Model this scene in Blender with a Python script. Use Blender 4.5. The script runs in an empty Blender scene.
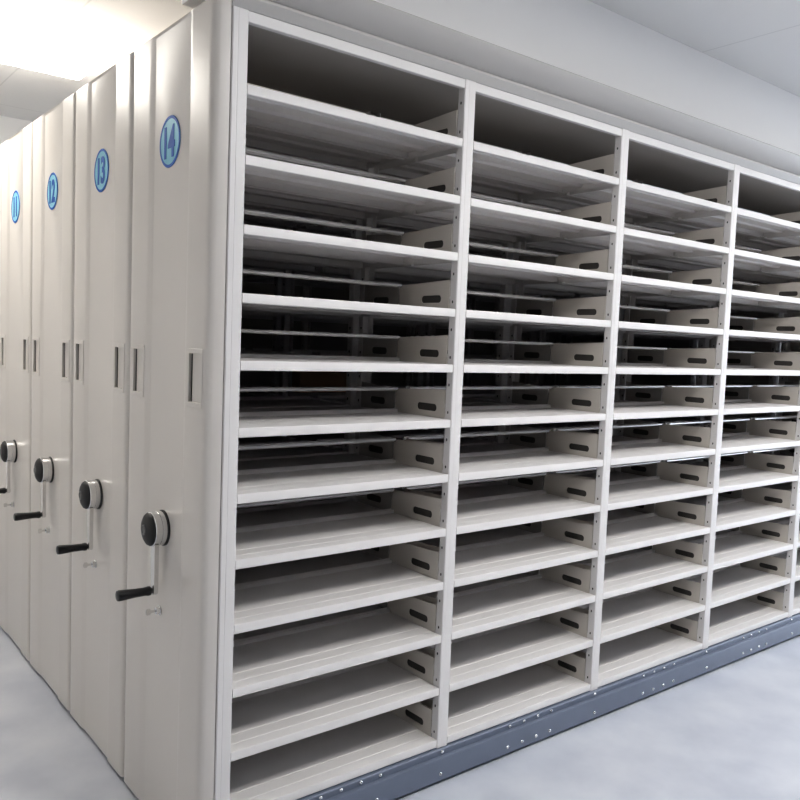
import bpy, bmesh, math
from mathutils import Vector, Matrix
PI = math.pi
scene = bpy.context.scene
COL = scene.collection

# ------------------------------------------------------------------ materials
def mat(name, base, rough=0.5, metal=0.0, noise=0.0, nscale=40.0, bump=0.0, bscale=300.0, spec=0.5, coat=0.0):
    m = bpy.data.materials.new(name)
    m.use_nodes = True
    nt = m.node_tree
    b = nt.nodes['Principled BSDF']
    b.inputs['Base Color'].default_value = (*base, 1)
    b.inputs['Roughness'].default_value = rough
    b.inputs['Metallic'].default_value = metal
    b.inputs['Specular IOR Level'].default_value = spec
    b.inputs['Coat Weight'].default_value = coat
    tc = nt.nodes.new('ShaderNodeTexCoord')
    n = nt.nodes.new('ShaderNodeTexNoise')
    n.inputs['Scale'].default_value = nscale
    n.inputs['Detail'].default_value = 3
    nt.links.new(tc.outputs['Object'], n.inputs['Vector'])
    if noise > 0:
        r = nt.nodes.new('ShaderNodeMapRange')
        r.inputs['To Min'].default_value = 1 - noise
        r.inputs['To Max'].default_value = 1 + noise
        nt.links.new(n.outputs['Fac'], r.inputs['Value'])
        mx = nt.nodes.new('ShaderNodeVectorMath')
        mx.operation = 'SCALE'
        mx.inputs[0].default_value = base
        nt.links.new(r.outputs['Result'], mx.inputs['Scale'])
        nt.links.new(mx.outputs['Vector'], b.inputs['Base Color'])
    if bump > 0:
        n2 = nt.nodes.new('ShaderNodeTexNoise')
        n2.inputs['Scale'].default_value = bscale
        nt.links.new(tc.outputs['Object'], n2.inputs['Vector'])
        bp = nt.nodes.new('ShaderNodeBump')
        bp.inputs['Strength'].default_value = bump
        bp.inputs['Distance'].default_value = 0.002
        nt.links.new(n2.outputs['Fac'], bp.inputs['Height'])
        nt.links.new(bp.outputs['Normal'], b.inputs['Normal'])
    return m

def lin(r, g, b):
    f = lambda c: (c / 255 / 12.92) if c / 255 <= .04045 else ((c / 255 + .055) / 1.055) ** 2.4
    return (f(r), f(g), f(b))

M = {}
M['panel'] = mat('panel_paint', lin(209, 204, 198), 0.36, noise=.015, nscale=6, spec=.5)
M['rack'] = mat('rack_paint', lin(226, 223, 221), 0.42, noise=.012, nscale=8)
M['deck'] = mat('shelf_paint', lin(226, 223, 221), 0.45, noise=.012, nscale=8)
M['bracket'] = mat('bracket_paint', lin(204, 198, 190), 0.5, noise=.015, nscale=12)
M['inner_shaded'] = mat('inner_shaded_paint', lin(176, 172, 168), 0.5, noise=.015, nscale=12)  # rack paint darkened to put the interior shade into its colour
M['cornice'] = mat('cornice_paint', lin(190, 187, 183), 0.45, noise=.01, nscale=8)
M['dark'] = mat('dark_hollow', (0.02, 0.02, 0.02), 0.7, noise=.1)
M['shade'] = mat('slot_shadow', (0.06, 0.056, 0.052), 0.6, noise=.1)  # painted shade for the bracket slots and the pull finger slots
M['rod'] = mat('bright_steel', (0.95, 0.95, 0.96), 0.22, metal=0.6, noise=.03)
M['chrome'] = mat('chrome', (0.72, 0.72, 0.72), 0.16, metal=1.0, noise=.03)
M['satin'] = mat('satin_chrome', (0.74, 0.73, 0.71), 0.26, metal=1.0, noise=.03)
M['black'] = mat('black_plastic', (0.016, 0.016, 0.017), 0.38, noise=.1)
M['cap'] = mat('cap_plastic', (0.018, 0.018, 0.019), 0.5, noise=.1)
M['button'] = mat('grey_button', (0.14, 0.14, 0.14), 0.35, noise=.1)
M['base'] = mat('base_steel', lin(114, 122, 138), 0.34, metal=0.1, noise=.06, nscale=14)
M['badge'] = mat('badge_blue', lin(124, 190, 210), 0.35, noise=.02)
M['badge_dark'] = mat('badge_dark_blue', lin(8, 84, 168), 0.6, noise=.02)
M['wall'] = mat('wall_paint', lin(243, 242, 241), 0.75, noise=.01, nscale=3, bump=.05)
M['cardboard'] = mat('cardboard', lin(200, 165, 135), 0.8, noise=.06, nscale=25)
M['tape'] = mat('packing_tape', lin(178, 140, 98), 0.35, noise=.03)
M['wall_far'] = mat('far_wall_paint', lin(92, 92, 94), 0.8, noise=.01, nscale=3)  # unseen front wall; dark colour keeps low bounce light off the shelves
M['frame'] = mat('light_frame', lin(235, 235, 235), 0.4, noise=.01)

def floor_mat():
    m = mat('floor_epoxy', lin(205, 210, 218), 0.30, noise=.0, spec=.5)
    nt = m.node_tree
    b = nt.nodes['Principled BSDF']
    tc = nt.nodes.new('ShaderNodeTexCoord')
    n = nt.nodes.new('ShaderNodeTexNoise')
    n.inputs['Scale'].default_value = 3.5
    n.inputs['Detail'].default_value = 6
    cr = nt.nodes.new('ShaderNodeValToRGB')
    cr.color_ramp.elements[0].position = .35
    cr.color_ramp.elements[0].color = (*lin(186, 190, 200), 1)
    cr.color_ramp.elements[1].position = .7
    cr.color_ramp.elements[1].color = (*lin(206, 209, 216), 1)
    nt.links.new(tc.outputs['Object'], n.inputs['Vector'])
    nt.links.new(n.outputs['Fac'], cr.inputs['Fac'])
    nt.links.new(cr.outputs['Color'], b.inputs['Base Color'])
    return m
M['floor'] = floor_mat()

def ceiling_mat(ox, oy, s=0.6):
    m = mat('ceiling_tile', lin(214, 212, 209), 0.85)
    nt = m.node_tree
    b = nt.nodes['Principled BSDF']
    geo = nt.nodes.new('ShaderNodeNewGeometry')
    sep = nt.nodes.new('ShaderNodeSeparateXYZ')
    nt.links.new(geo.outputs['Position'], sep.inputs['Vector'])
    outs = []
    for ax, o in (('X', ox), ('Y', oy)):
        a = nt.nodes.new('ShaderNodeMath'); a.operation = 'SUBTRACT'; a.inputs[1].default_value = o - s / 2
        w = nt.nodes.new('ShaderNodeMath'); w.operation = 'PINGPONG'; w.inputs[1].default_value = s / 2
        a2 = nt.nodes.new('ShaderNodeMath'); a2.operation = 'GREATER_THAN'; a2.inputs[1].default_value = s / 2 - .0045
        nt.links.new(sep.outputs[ax], a.inputs[0])
        nt.links.new(a.outputs[0], w.inputs[0])
        nt.links.new(w.outputs[0], a2.inputs[0])
        outs.append(a2.outputs[0])
    mx = nt.nodes.new('ShaderNodeMath'); mx.operation = 'MAXIMUM'
    nt.links.new(outs[0], mx.inputs[0]); nt.links.new(outs[1], mx.inputs[1])
    mix = nt.nodes.new('ShaderNodeMix'); mix.data_type = 'RGBA'
    mix.inputs['A'].default_value = (*lin(236, 235, 233), 1)
    mix.inputs['B'].default_value = (*lin(222, 221, 219), 1)
    nt.links.new(mx.outputs[0], mix.inputs['Factor'])
    nt.links.new(mix.outputs['Result'], b.inputs['Base Color'])
    return m
M['ceiling'] = ceiling_mat(2.5, 0.095, 1.2)

def emit(name, col, s):
    m = bpy.data.materials.new(name)
    m.use_nodes = True
    nt = m.node_tree
    nt.nodes.remove(nt.nodes['Principled BSDF'])
    e = nt.nodes.new('ShaderNodeEmission')
    e.inputs['Color'].default_value = (*col, 1)
    e.inputs['Strength'].default_value = s
    nt.links.new(e.outputs[0], nt.nodes['Material Output'].inputs['Surface'])
    return m
M['diffuser'] = emit('lit_diffuser', (1.0, 0.985, 0.965), 16.0)
M['diffuser_warm'] = emit('warm_diffuser', (1.0, 0.95, 0.87), 15.0)
M['diffuser_fill'] = emit('fill_diffuser', (1.0, 0.97, 0.94), 1.0)

# ------------------------------------------------------------------ mesh builder
class MB:
    def __init__(self):
        self.v = []; self.f = []; self.mi = []
    def add(self, vs, fs, mi=0):
        o = len(self.v)
        self.v += [tuple(p) for p in vs]
        self.f += [tuple(i + o for i in f) for f in fs]
        self.mi += [mi] * len(fs)
        return self
    def box(self, a, b, mi=0):
        (x0, y0, z0), (x1, y1, z1) = a, b
        vs = [(x0,y0,z0),(x1,y0,z0),(x1,y1,z0),(x0,y1,z0),(x0,y0,z1),(x1,y0,z1),(x1,y1,z1),(x0,y1,z1)]
        return self.add(vs, [(0,3,2,1),(4,5,6,7),(0,1,5,4),(1,2,6,5),(2,3,7,6),(3,0,4,7)], mi)
    def prism(self, prof, axis, a, b, mi=0):
        """closed 2-D profile extruded along axis: x -> (y,z), y -> (x,z), z -> (x,y)"""
        n = len(prof)
        def P(p, t):
            return {'x': (t, p[0], p[1]), 'y': (p[0], t, p[1]), 'z': (p[0], p[1], t)}[axis]
        vs = [P(p, a) for p in prof] + [P(p, b) for p in prof]
        fs = [(i, (i + 1) % n, n + (i + 1) % n, n + i) for i in range(n)]
        fs += [tuple(range(n - 1, -1, -1)), tuple(range(n, 2 * n))]
        return self.add(vs, fs, mi)
    def lathe(self, prof, origin, axis, n=32, mi=0):
        """prof: list of (distance along axis, radius); axis a unit vector"""
        ax = Vector(axis).normalized()
        u = ax.orthogonal().normalized(); w = ax.cross(u)
        o = Vector(origin); vs = []; fs = []
        for (t, r) in prof:
            for k in range(n):
                a = 2 * PI * k / n
                vs.append(o + ax * t + (u * math.cos(a) + w * math.sin(a)) * r)
        m = len(prof)
        for j in range(m - 1):
            for k in range(n):
                fs.append((j*n + k, j*n + (k+1) % n, (j+1)*n + (k+1) % n, (j+1)*n + k))
        fs.append(tuple(range(n - 1, -1, -1)))
        fs.append(tuple(range((m - 1) * n, m * n)))
        return self.add(vs, fs, mi)
    def mesh(self, name, mats, angle=32):
        me = bpy.data.meshes.new(name)
        me.from_pydata(self.v, [], self.f)
        for m in (mats if isinstance(mats, (list, tuple)) else [mats]):
            me.materials.append(m)
        for p, i in zip(me.polygons, self.mi):
            p.material_index = i
        bm = bmesh.new(); bm.from_mesh(me)
        bmesh.ops.recalc_face_normals(bm, faces=bm.faces)
        bm.to_mesh(me); bm.free()
        for p in me.polygons: p.use_smooth = True
        me.set_sharp_from_angle(angle=math.radians(angle))
        return me

def link(name, me, parent=None, loc=(0, 0, 0)):
    o = bpy.data.objects.new(name, me)
    COL.objects.link(o)
    o.location = loc
    if parent: o.parent = parent
    return o
def tag(o, label, cat, group=None):
    o['label'] = label; o['category'] = cat
    if group: o['group'] = group
    return o
def empty(name, loc):
    o = bpy.data.objects.new(name, None); COL.objects.link(o); o.location = loc
    o.empty_display_size = .1
    return o
def struct(name, me):
    o = link(name, me); o['kind'] = 'structure'; return o

def slotted_plate(outer, slots, thick, name, mats):
    """plate in the y-z plane with rounded slots cut right through, thickness along +x"""
    bm = bmesh.new()
    def loop(pts):
        vs = [bm.verts.new((0, p[0], p[1])) for p in pts]
        return [bm.edges.new((vs[i], vs[(i + 1) % len(vs)])) for i in range(len(vs))]
    es = loop(outer)
    for (y0, y1, z0, z1) in slots:
        r = min((z1 - z0) / 2 - .001, .012); pts = []
        for cy, cz, a0 in ((y1 - r, z1 - r, 0), (y0 + r, z1 - r, 90), (y0 + r, z0 + r, 180), (y1 - r, z0 + r, 270)):
            for k in range(5):
                a = math.radians(a0 + 90 * k / 4)
                pts.append((cy + r * math.cos(a), cz + r * math.sin(a)))
        es += loop(pts)
    bmesh.ops.triangle_fill(bm, use_beauty=True, edges=es)
    ret = bmesh.ops.extrude_face_region(bm, geom=list(bm.faces))
    for v in [g for g in ret['geom'] if isinstance(g, bmesh.types.BMVert)]:
        v.co.x += thick
    bmesh.ops.recalc_face_normals(bm, faces=bm.faces)
    me = bpy.data.meshes.new(name)
    bm.to_mesh(me); bm.free()
    for m in (mats if isinstance(mats, (list, tuple)) else [mats]): me.materials.append(m)
    return me

# ------------------------------------------------------------------ dimensions (metres)
BAY = 0.9            # bay spacing
NB = 5               # bays
X0 = 0.0545          # clear edge of the first post
PW = 0.0515          # post width
PITCH = 0.2003       # shelf spacing
ZB = 0.0259          # underside of lowest shelf
NS = 12
ZH0, ZH1 = 2.433, 2.4636
DEPTH = 0.600
PERIOD = 0.6405
XP = -0.05           # outer face of the end panels
ZTOP = 2.484
FLOOR = -0.10
CEIL = 2.97
XEND = X0 + NB * BAY
BX0, BX1 = 0.0015, BAY - PW - 0.0015   # shelf extent inside its bay

# ------------------------------------------------------------------ shared meshes
def front_prof():
    return [(.003,.001),(.002,.003),(.002,.026),(.0035,.0295),(.006,.030),
            (.044,.030),(.046,.0285),(.050,.0285),(.052,.030),
            (.100,.030),(.102,.0285),(.106,.0285),(.108,.030),
            (.310,.030),(.3105,.043),(.3135,.043),(.3135,.004),(.302,.004),(.302,.006),(.3115,.007),
            (.309,.0275),(.232,.0275),(.229,.017),(.196,.017),(.193,.0275),
            (.122,.0275),(.119,.017),(.088,.017),(.085,.0275),(.0205,.0275),(.0205,.001)]
def rear_prof():
    a = .331; return [(a,.004),(a,.043),(a+.003,.043),(a+.0035,.030),(.590,.030),(.594,.0285),(.596,.003),
            (.594,.001),(.578,.001),(.578,.0275),(.52,.0275),(.517,.017),(.484,.017),(.481,.0275),
            (.42,.0275),(.417,.017),(.386,.017),(.383,.0275),(a+.0025,.0275),(a+.002,.007),(a+.012,.006),(a+.012,.004)]
def flanges(mb, y0, y1):      # folded-down end skirts
    for x in (BX0 - .0002, BX1 - .0013):
        mb.box((x, y0, .003), (x + .0015, y1, .0287))
    return mb
me_shelf = flanges(MB().prism(front_prof(), 'x', BX0, BX1), .004, .312).mesh('shelf', M['deck'], 25)
me_rear = flanges(MB().prism(rear_prof(), 'x', BX0, BX1), .333, .594).mesh('rear_shelf', M['deck'], 25)
def rod_mb(y, mb=None):
    mb = mb or MB()
    return mb.lathe([(0, .006), (.001, .007), (BX1 - BX0 - .009, .007), (BX1 - BX0 - .008, .006)],
                    (BX0 + .004, y, .121), (1, 0, 0), 10)
me_rod = rod_mb(.316).mesh('back_rod', M['rod'])
me_rod_rear = rod_mb(.342).mesh('back_rod', M['rod'])
fr_outer = [(.004,.031),(.036,.031),(.036,.0305),(.309,.0305),(.309,.044),(.326,.044),(.326,.118),(.30,.124),(.034,.135),(.034,.10),(.022,.10),(.022,.135),(.004,.135)]
fr_outer = [(.036,.0305),(.309,.0305),(.309,.0435),(.326,.0435),(.326,.114),(.318,.122),(.036,.135)]
def shade_backed(me, y0, y1):  # adds a dark sheet behind the slot to stand for its shade
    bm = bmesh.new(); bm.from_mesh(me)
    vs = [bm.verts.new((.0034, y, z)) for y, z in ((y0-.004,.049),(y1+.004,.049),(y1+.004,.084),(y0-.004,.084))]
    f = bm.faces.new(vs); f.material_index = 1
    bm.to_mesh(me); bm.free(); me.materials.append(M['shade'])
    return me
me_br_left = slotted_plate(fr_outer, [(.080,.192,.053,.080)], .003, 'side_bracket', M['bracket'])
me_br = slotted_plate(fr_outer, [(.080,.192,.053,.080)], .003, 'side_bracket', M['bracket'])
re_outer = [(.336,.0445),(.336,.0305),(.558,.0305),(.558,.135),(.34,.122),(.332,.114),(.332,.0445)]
me_br_rear = slotted_plate(re_outer, [(.395,.495,.053,.080)], .003, 'rear_bracket', M['inner_shaded'])
shade_backed(me_br, .080, .192); shade_backed(me_br_rear, .395, .495)

def post_mesh(w, rear=False):
    mb = MB(); z0, z1 = ZB - .002, ZH1
    d = .034; r = .003
    prof = [(0, d), (0, r), (r, 0), (w*.30, 0), (w*.32, .0006), (w*.36, .0006), (w*.38, 0), (w - r, 0), (w, r), (w, d), (w - .003, d), (w - .003, .004), (.003, .004), (.003, d)]
    if rear: prof = [(x, DEPTH - y) for x, y in prof]
    mb.prism(prof, 'z', z0, z1)
    # punched holes on the two flanks
    for k in range(24):
        z = ZB + .055 + k * PITCH / 2
        if z > z1 - .03: break
        for x, s in ((-.0006, 1), (w + .0006, -1)):
            y = .020 if not rear else DEPTH - .020
            n = 8
            vs = [(x, y + .0032 * math.cos(2*PI*i/n), z + .0055 * math.sin(2*PI*i/n)) for i in range(n)]
            vs2 = [(x + s * .002, p[1], p[2]) for p in vs]
            mb.add(vs + vs2, [tuple(range(n)), tuple(range(2*n-1, n-1, -1))] + [(i, (i+1) % n, n + (i+1) % n, n + i) for i in range(n)], 1)
    return mb.mesh('post', [M['rack'], M['dark']], 25)
me_post_first = post_mesh(X0 - .004); me_post = post_mesh(PW)
me_post_first_r = post_mesh(X0 - .004, True); me_post_r = post_mesh(PW, True)
me_header = MB().prism([(.004,ZH0),(.003,ZH0+.002),(.003,ZH1-.002),(.004,ZH1),(.03,ZH1),(.03,ZH1-.004),(.008,ZH1-.004),(.008,ZH0+.004),(.022,ZH0+.004),(.022,ZH0)], 'x', .0005, BAY - PW - .0005).mesh('header_beam', M['rack'], 25)
HND = [(.033, .138), (.488, .593)]          # the two pulls on every panel, y range
HZ = (1.316, 1.487)

def panel_mesh():
    """end panel: folded vertical profile with two cut-outs for the recessed pulls"""
    W = .633
    ys = [(0.000, -.001), (0.000, -.030), (.003, -.041), (.008, -.047), (.016, -.050),
          (HND[0][0], -.0505), (HND[0][1], -.0505), (.152, -.050), (.158, -.0492), (.166, -.0455), (.174, -.0445),
          (.436, -.0445), (.444, -.045), (.468, -.0494), (.478, -.050),
          (HND[1][0], -.0505), (HND[1][1], -.0505), (.617, -.050), (.625, -.047), (.630, -.041), (W, -.030), (W, -.001)]
    zs = [-.085, HZ[0], HZ[1], ZTOP - .010, ZTOP - .004, ZTOP]
    mb = MB(); n = len(ys); vs = []
    for z in zs:
        for (y, x) in ys:
            if z == ZTOP - .004 and 0.01 < y < .62: x = -.050
            if z == ZTOP: x = max(-.046, x)
            vs.append((x, y, z))
    fs = []
    for j in range(len(zs) - 1):
        for i in range(n - 1):
            if j == 1 and any(abs(ys[i][0] - h[0]) < 1e-6 for h in HND): continue
            fs.append((j*n + i, j*n + i + 1, (j+1)*n + i + 1, (j+1)*n + i))
    top = len(zs) - 1
    fs.append(tuple(range(top * n, top * n + n)))
    fs.append(tuple(range(n - 1, -1, -1)))
    fs.append((0, top * n, top * n + n - 1, n - 1))
    mb.add(vs, fs)
    return mb.mesh('end_panel', M['panel'], 40)
me_panel = panel_mesh()

def pull_mesh(h):
    y0, y1 = h; z0, z1 = HZ; f = .012; mb = MB()
    xo, xi, xb = XP - .0025, XP + .002, XP + .020
    def ring(y0, y1, z0, z1, x): return [(x, y0, z0), (x, y1, z0), (x, y1, z1), (x, y0, z1)]
    rings = [ring(y0-.002, y1+.002, z0-.002, z1+.002, XP + .003), ring(y0-.002, y1+.002, z0-.002, z1+.002, xo + .001), ring(y0-.001, y1+.001, z0-.001, z1+.001, xo),
             ring(y0+f, y1-f, z0+f, z1-f, xo), ring(y0+f+.001, y1-f-.001, z0+f+.001, z1-f-.001, xo+.001), ring(y0+f+.001, y1-f-.001, z0+f+.001, z1-f-.001, XP+.006)]
    vs = [p for r in rings for p in r]; fs = []
    for j in range(len(rings) - 1):
        for k in range(4):
            fs.append((j*4+k, j*4+(k+1) % 4, (j+1)*4+(k+1) % 4, (j+1)*4+k))
    mb.add(vs, fs)
    ym = y1 - f - .010      # floor of the cup, then the deep finger slot on the far side
    mb.add([(XP+.006, y0+f+.001, z0+f+.001), (XP+.006, ym, z0+f+.001), (XP+.006, ym, z1-f-.001), (XP+.006, y0+f+.001, z1-f-.001)], [(0, 1, 2, 3)])
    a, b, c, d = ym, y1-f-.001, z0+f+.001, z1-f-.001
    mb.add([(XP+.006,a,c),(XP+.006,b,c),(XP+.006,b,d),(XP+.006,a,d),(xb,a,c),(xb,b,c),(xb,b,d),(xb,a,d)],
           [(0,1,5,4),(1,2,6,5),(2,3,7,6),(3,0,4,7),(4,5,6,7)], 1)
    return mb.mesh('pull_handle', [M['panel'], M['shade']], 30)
me_pull = [pull_mesh(h) for h in HND]

FY = -.0445; BY, BZ, BR = .314, 2.128, .079
me_badge = MB().lathe([(0, BR), (.0015, BR), (.002, BR - .0005)], (FY, BY, BZ), (-1, 0, 0), 48).mesh('number_badge', M['badge'])
def ring_mesh():
    n = 48; mb = MB(); vs = []; fs = []
    secs = [(.0015, BR + .001), (.0028, BR), (.0028, BR - .0085), (.0015, BR - .0085)]
    for t, r in secs:
        for k in range(n):
            a = 2*PI*k/n
            vs.append((FY - t, BY + r * math.cos(a), BZ + r * math.sin(a)))
    for j in range(4):
        for k in range(n):
            fs.append((j*n+k, j*n+(k+1) % n, ((j+1) % 4)*n+(k+1) % n, ((j+1) % 4)*n+k))
    return mb.add(vs, fs).mesh('badge_ring', M['badge_dark'])
me_ring = ring_mesh()
def digits_mesh(txt):
    cu = bpy.data.curves.new('digits', 'FONT')
    cu.body = txt; cu.align_x = 'CENTER'; cu.align_y = 'CENTER'
    cu.size = .125; cu.extrude = .0006; cu.offset = .0042; cu.space_character = .98
    ob = bpy.data.objects.new('digits_source', cu); COL.objects.link(ob)
    bpy.context.view_layer.update()
    me = bpy.data.meshes.new_from_object(ob.evaluated_get(bpy.context.evaluated_depsgraph_get()))
    bpy.data.objects.remove(ob)
    xs = [v.co.x for v in me.vertices]; zs = [v.co.y for v in me.vertices]
    cx, cy = (min(xs)+max(xs))/2, (min(zs)+max(zs))/2
    for v in me.vertices:
        x, y, z = (v.co.x - cx) * .80, (v.co.y - cy) * 1.05, v.co.z
        v.co = (FY - .0026 - z, BY - x, BZ + y)
    me.materials.clear(); me.materials.append(M['badge_dark'])
    me.name = 'badge_number'
    return me

KY, KZ = .315, .904
me_kbase = MB().lathe([(0, .058), (.004, .058), (.007, .055)], (FY, KY, KZ), (-1, 0, 0), 40).mesh('hand_crank', M['black'])
me_hub = MB().lathe([(.006, .050), (.007, .0545), (.010, .0555), (.022, .0555), (.0225, .054), (.0245, .054), (.025, .0555), (.043, .0555), (.045, .053)], (FY, KY, KZ), (-1, 0, 0), 48).mesh('hub', M['chrome'], 28)
me_cap = MB().lathe([(.044, .0535), (.047, .0535), (.053, .050), (.059, .040), (.063, .026), (.064, .019)], (FY, KY, KZ), (-1, 0, 0), 40).mesh('hub_cap', M['cap'], 40)
me_button = MB().lathe([(.062, .017), (.066, .017), (.0675, .015), (.0675, .012), (.0655, .011)], (FY, KY, KZ), (-1, 0, 0), 28).mesh('centre_button', M['button'])
def arm_mesh():
    mb = MB(); x0, x1 = -.086, -.072; zt, zb = KZ - .045, .708
    # flat tapering bar with rounded toe
    prof = []
    for k in range(9):
        a = PI + PI * k / 8
        prof.append((KY - .022 + .0125 * math.cos(a), zb + .0125 * math.sin(a)))
    prof += [(KY + .000, zt), (KY - .036, zt)]
    mb.prism(prof, 'x', x0, x1)
    return mb
KG = KY - .018
me_arm = arm_mesh().mesh('crank_arm', M['satin'], 35)
me_grip = MB().lathe([(0, .009), (.004, .009), (.005, .0145), (.012, .0155), (.022, .0135), (.055, .0140), (.092, .0168), (.105, .0174), (.110, .0160), (.1115, .013)], (-.087, KG, .7085), (-1, 0, 0), 24).mesh('grip', M['black'], 40)
me_pin = MB().lathe([(-.006, .011), (0, .011), (.003, .009)], (-.072, KG, .7085), (1, 0, 0), 20).mesh('grip_pin', M['satin'])
LY, LZ = .330, .627
me_lock = MB().lathe([(0, .016), (.003, .016), (.004, .012), (.014, .012), (.015, .010)], (FY, LY, LZ), (-1, 0, 0), 24).mesh('key_lock', M['chrome'])
me_key = MB().prism([(FY-.012, LZ-.004), (FY-.030, LZ-.004), (FY-.034, LZ-.010), (FY-.044, LZ-.010), (FY-.047, LZ-.006), (FY-.047, LZ+.006), (FY-.044, LZ+.010), (FY-.034, LZ+.010), (FY-.030, LZ+.004), (FY-.012, LZ+.004)], 'y', LY - .0015, LY + .0015).mesh('key', M['satin'])

def base_mesh(flush=False):
    prof = [(-.030,-.085),(-.030,-.006),(-.028,-.002),(-.024,.000),(-.012,.000),(-.012,.020),(-.009,.0235),(0,.0235),(.60,.0235),(.615,.018),(.615,-.085)]
    if flush: prof = [(0, -.085), (0, .0235), (.60, .0235), (.60, -.085)]
    return MB().prism(prof, 'x', .0, XEND + .002).mesh('rolling_base', M['base'], 30)
me_base = base_mesh(); me_base_flush = base_mesh(True)
me_bolt = MB().lathe([(0, .0075), (.002, .0072), (.004, .005), (.005, .002)], (0, 0, 0), (0, -1, 0), 14).mesh('bolt', M['chrome'], 60)
me_wheel = MB().lathe([(0, .034), (.003, .038), (.027, .038), (.03, .034)], (0, 0, 0), (1, 0, 0), 24).mesh('wheel', M['dark'])
cornice = [(.001,ZH1+.0005),(-.001,ZH1+.002),(-.014,2.4885),(-.0175,2.4915),(-.0185,2.496),(-.0175,2.5005),(-.014,2.502),
           (-.030,2.507),(-.050,2.517),(-.070,2.530),(-.086,2.543),(-.099,2.559),(-.1005,2.562),(-.0995,2.565),
           (-.09,2.567),(.004,2.567),(.006,2.563),(.006,ZH1+.0005)]
me_cornice = MB().prism(cornice, 'x', .0, XEND + .004).mesh('cornice', M['cornice'], 30)
me_top = MB().prism([(.006,ZH1+.0005),(.006,ZH1+.012),(.605,ZH1+.012),(.605,ZH1+.0005)], 'x', .0, XEND).mesh('top_panel', M['inner_shaded'])
me_far = MB().prism([(0,-.085),(.633,-.085),(.633,ZTOP),(0,ZTOP)], 'x', XEND + .005, XEND + .035).mesh('side_panel', M['panel'])
# combined deep shelf for the closed racks behind (one shelf, its lips and rods)
mb = MB().prism(front_prof(), 'x', BX0, BX1).prism(rear_prof(), 'x', BX0, BX1)
me_deep = mb.mesh('shelf', M['deck'], 25)

# ------------------------------------------------------------------ cabinets
def end_parts(root, number):
    p = link('end_panel', me_panel, root)
    for m in me_pull: link('pull_handle', m, p)
    b = link('number_badge', me_badge, root); b['label'] = 'pale blue round badge reading %s' % number
    link('badge_ring', me_ring, b); link('badge_number', digits_mesh(number), b)
    k = link('hand_crank', me_kbase, root); k['label'] = 'chrome and black folding hand crank'
    link('hub', me_hub, k); link('hub_cap', me_cap, k); link('centre_button', me_button, k)
    link('crank_arm', me_arm, k); link('grip', me_grip, k); link('grip_pin', me_pin, k)
    l = link('key_lock', me_lock, root); link('key', me_key, l)

def rack_parts(root, shelves):
    link('post', me_post_first, root, (.004, 0, 0)); link('post', me_post_first_r, root, (.004, 0, 0))
    for n in range(1, NB + 1):
        x = X0 + n * BAY - PW
        link('post', me_post, root, (x, 0, 0)); link('post', me_post_r, root, (x, 0, 0))
    base = link('rolling_base', me_base if shelves else me_base_flush, root); base['label'] = 'blue grey steel rolling base'
    for x in (.5, 2.3, 4.1):
        for y in (.05, .52):
            link('wheel', me_wheel, base, (x, y, FLOOR + .0382))
    link('top_panel', me_top, root)
    return base

front = empty('mobile_shelving_cabinet', (0, 0, FLOOR))
tag(front, 'white steel mobile shelving cabinet numbered 14, its open shelves facing the aisle', 'shelving cabinet', 'mobile shelving cabinets')
inner_root = front
def rack_origin(root):       # children are modelled in room coordinates
    for c in root.children: c.location.z -= FLOOR
end_parts(front, '14')
base = rack_parts(front, True)
link('cornice', me_cornice, front); link('side_panel', me_far, front)
for n in range(NB):
    bx = X0 + n * BAY
    link('header_beam', me_header, front, (bx, 0, 0))
    for k in range(NS):
        z = ZB + k * PITCH
        s = link('shelf', me_shelf, front, (bx, 0, z))
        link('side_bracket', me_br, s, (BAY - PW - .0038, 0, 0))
        if n < 3: link('side_bracket', me_br_left, s, (.0008, 0, 0))
        link('back_rod', me_rod, s)
        r = link('rear_shelf', me_rear, front, (bx, 0, z))
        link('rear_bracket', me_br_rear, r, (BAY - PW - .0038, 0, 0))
        link('back_rod', me_rod_rear, r)
for n in range(NB):
    xc = X0 + n * BAY + (BAY - PW) / 2
    for i in range(4):
        x = xc + (i - 1.5) * .083
        link('bolt', me_bolt, base, (x + .026, -.0118, .011)); link('bolt', me_bolt, base, (x, -.0298, -.060))
for n in range(NB + 1):
    x = X0 + n * BAY - PW / 2
    link('bolt', me_bolt, base, (x - .010, -.0118, .011)); link('bolt', me_bolt, base, (x - .03 if n else x, -.0298, -.060))
rack_origin(front)

LABELS = {'13': 'closed-up white mobile shelving cabinet numbered 13, directly behind cabinet 14',
          '12': 'closed-up white mobile shelving cabinet numbered 12, between cabinets 11 and 13',
          '11': 'closed-up white mobile shelving cabinet numbered 11, partly cut by the picture edge'}
for i, num in enumerate(('13', '12', '11')):
    y = (i + 1) * PERIOD
    root = empty('mobile_shelving_cabinet', (0, y, FLOOR))
    tag(root, LABELS[num], 'shelving cabinet', 'mobile shelving cabinets')
    end_parts(root, num)
    rack_parts(root, False)
    if i < 2:
        for n in range(NB):
            for k in range(NS):
                link('shelf', me_deep, root, (X0 + n * BAY, 0, ZB + k * PITCH))
    link('side_panel', me_far, root)
    if num == '11': link('light_block_panel', MB().box((.0, .603, -.08), (XEND, .608, ZH1)).mesh('light_block_panel', M['inner_shaded']), root)  # unseen sheet added to stop light coming in from behind
    rack_origin(root)

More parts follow.
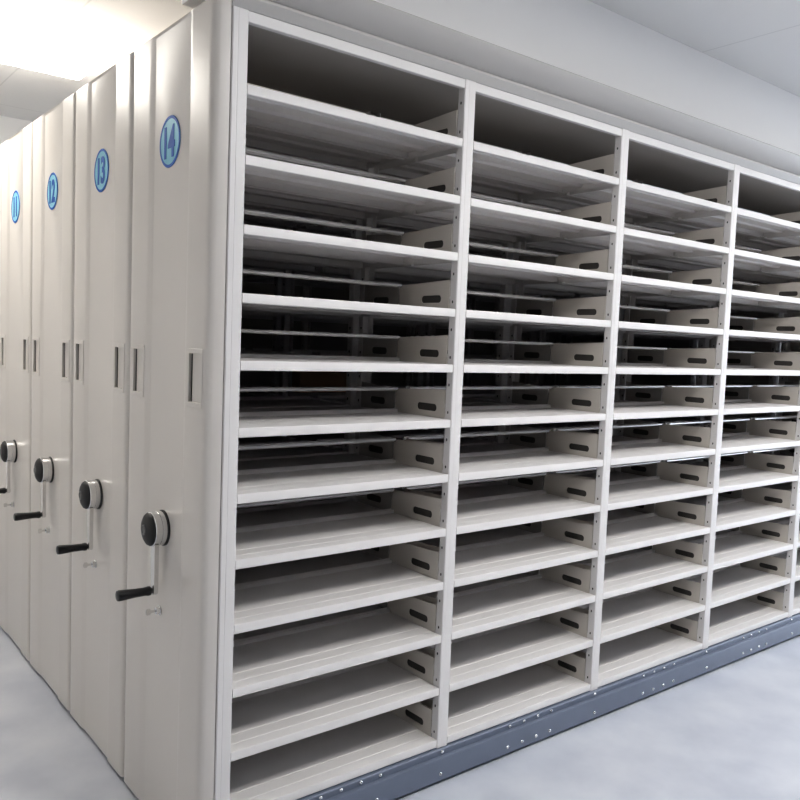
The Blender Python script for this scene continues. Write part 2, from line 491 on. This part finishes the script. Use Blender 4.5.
# cardboard carton lying on a shelf of the rack behind, dimly seen through the front bay
bz = ZB + 6 * PITCH + .0302
c = MB().box((0, 0, 0), (.34, .22, .10)).mesh('cardboard_box', M['cardboard'])
cb = empty('cardboard_box', (1.08, 2 * PERIOD + .06, bz))
tag(cb, 'brown cardboard box lying on a dark shelf behind the first bay', 'box')
link('carton', c, cb)
link('packing_tape', MB().prism([(.085,.02),(.085,.1005),(.135,.1005),(.135,.02)], 'x', -.0005, .3405).mesh('packing_tape', M['tape']), cb)

# ------------------------------------------------------------------ the room
struct('floor', MB().box((-2.6, -6.0, FLOOR - .1), (9.0, 4.0, FLOOR)).mesh('floor', M['floor']))
struct('ceiling', MB().box((-2.6, -6.0, CEIL), (9.0, 4.0, CEIL + .1)).mesh('ceiling', M['ceiling']))
struct('wall_left', MB().box((-2.7, -6.0, FLOOR - .1), (-2.6, 4.1, CEIL + .1)).mesh('wall_left', M['wall']))
struct('wall_back', MB().box((-2.6, 4.0, FLOOR - .1), (9.0, 4.1, CEIL + .1)).mesh('wall_back', M['wall']))
struct('trim_1', MB().prism([(.097,2.595),(.092,2.60),(.092,CEIL),(.42,CEIL),(.42,2.595)], 'x', .03, 9.0).mesh('trim_1', M['wall']))

def ceiling_light(x0, x1, y0, y1, m, label, drop=0.0):
    r = empty('ceiling_light', ((x0+x1)/2, (y0+y1)/2, CEIL))
    w, h = (x1-x0)/2, (y1-y0)/2; t = .02
    mb = MB()
    if drop > .05:
        link('frame', mb.box((-w-.012,-h-.012,-.005),(w+.012,h+.012,0)).mesh('frame', M['frame']), r)
        link('diffuser', MB().prism([(-w,-.005),(-w,-drop+.02),(-w+.008,-drop+.006),(-w+.022,-drop),(w-.022,-drop),(w-.008,-drop+.006),(w,-drop+.02),(w,-.005)], 'y', -h, h).mesh('diffuser', m), r)
        return tag(r, label, 'ceiling light', 'ceiling lights')
    mb.box((-w,-h,-.012),(w,-h+t,0)); mb.box((-w,h-t,-.012),(w,h,0)); mb.box((-w,-h+t,-.012),(-w+t,h-t,0)); mb.box((w-t,-h+t,-.012),(w,h-t,0))
    link('frame', mb.mesh('frame', M['frame']), r)
    link('diffuser', MB().box((-w+t,-h+t,-.008-drop),(w-t,h-t,-.002)).mesh('diffuser', m), r)
    tag(r, label, 'ceiling light', 'ceiling lights')
    return r
ceiling_light(-.80, .36, 1.95, 2.55, M['diffuser_warm'], 'glowing white light panel in the ceiling above the row of cabinets', .07)
ceiling_light(-2.1, -1.5, -.2, 1.0, M['diffuser_fill'], 'added white fill light panel over the cross aisle, outside the picture')  # unseen fill lamp, added to brighten the end panels
for x, word in ((1.0, 'first'), (3.4, 'second'), (5.8, 'third')):
    ceiling_light(x - .6, x + .6, -2.15, -1.55, M['diffuser'], word + ' white light panel along the front aisle ceiling, outside the picture', .02)
struct('wall_front', MB().box((-2.7, -4.1, FLOOR - .1), (9.0, -4.0, CEIL + .1)).mesh('wall_front', M['wall_far']))

w = bpy.data.worlds.new('room_light'); scene.world = w
w.use_nodes = True
bg = w.node_tree.nodes['Background']
bg.inputs['Color'].default_value = (.78, .87, 1.0, 1)
bg.inputs['Strength'].default_value = 2.8

# ------------------------------------------------------------------ camera
yaw, pitch, roll, f = 0.6729, -0.0713, 0.0386, 811.155
fw = Vector((math.sin(yaw)*math.cos(pitch), math.cos(yaw)*math.cos(pitch), math.sin(pitch)))
rt = Vector((math.cos(yaw), -math.sin(yaw), 0)); up = rt.cross(fw)
r2 = math.cos(roll)*rt + math.sin(roll)*up; u2 = math.cos(roll)*up - math.sin(roll)*rt
cd = bpy.data.cameras.new('camera'); cam = bpy.data.objects.new('camera', cd); COL.objects.link(cam)
cd.sensor_width = 36; cd.lens = 36 * f / 800; cd.clip_start = .02
mw = Matrix((r2, u2, -fw)).transposed().to_4x4(); mw.translation = Vector((-1.0697, -2.173, 1.5317))
cam.matrix_world = mw
scene.camera = cam
scene.view_settings.view_transform = 'Standard'
scene.view_settings.look = 'Medium High Contrast'
scene.view_settings.exposure = 0.38
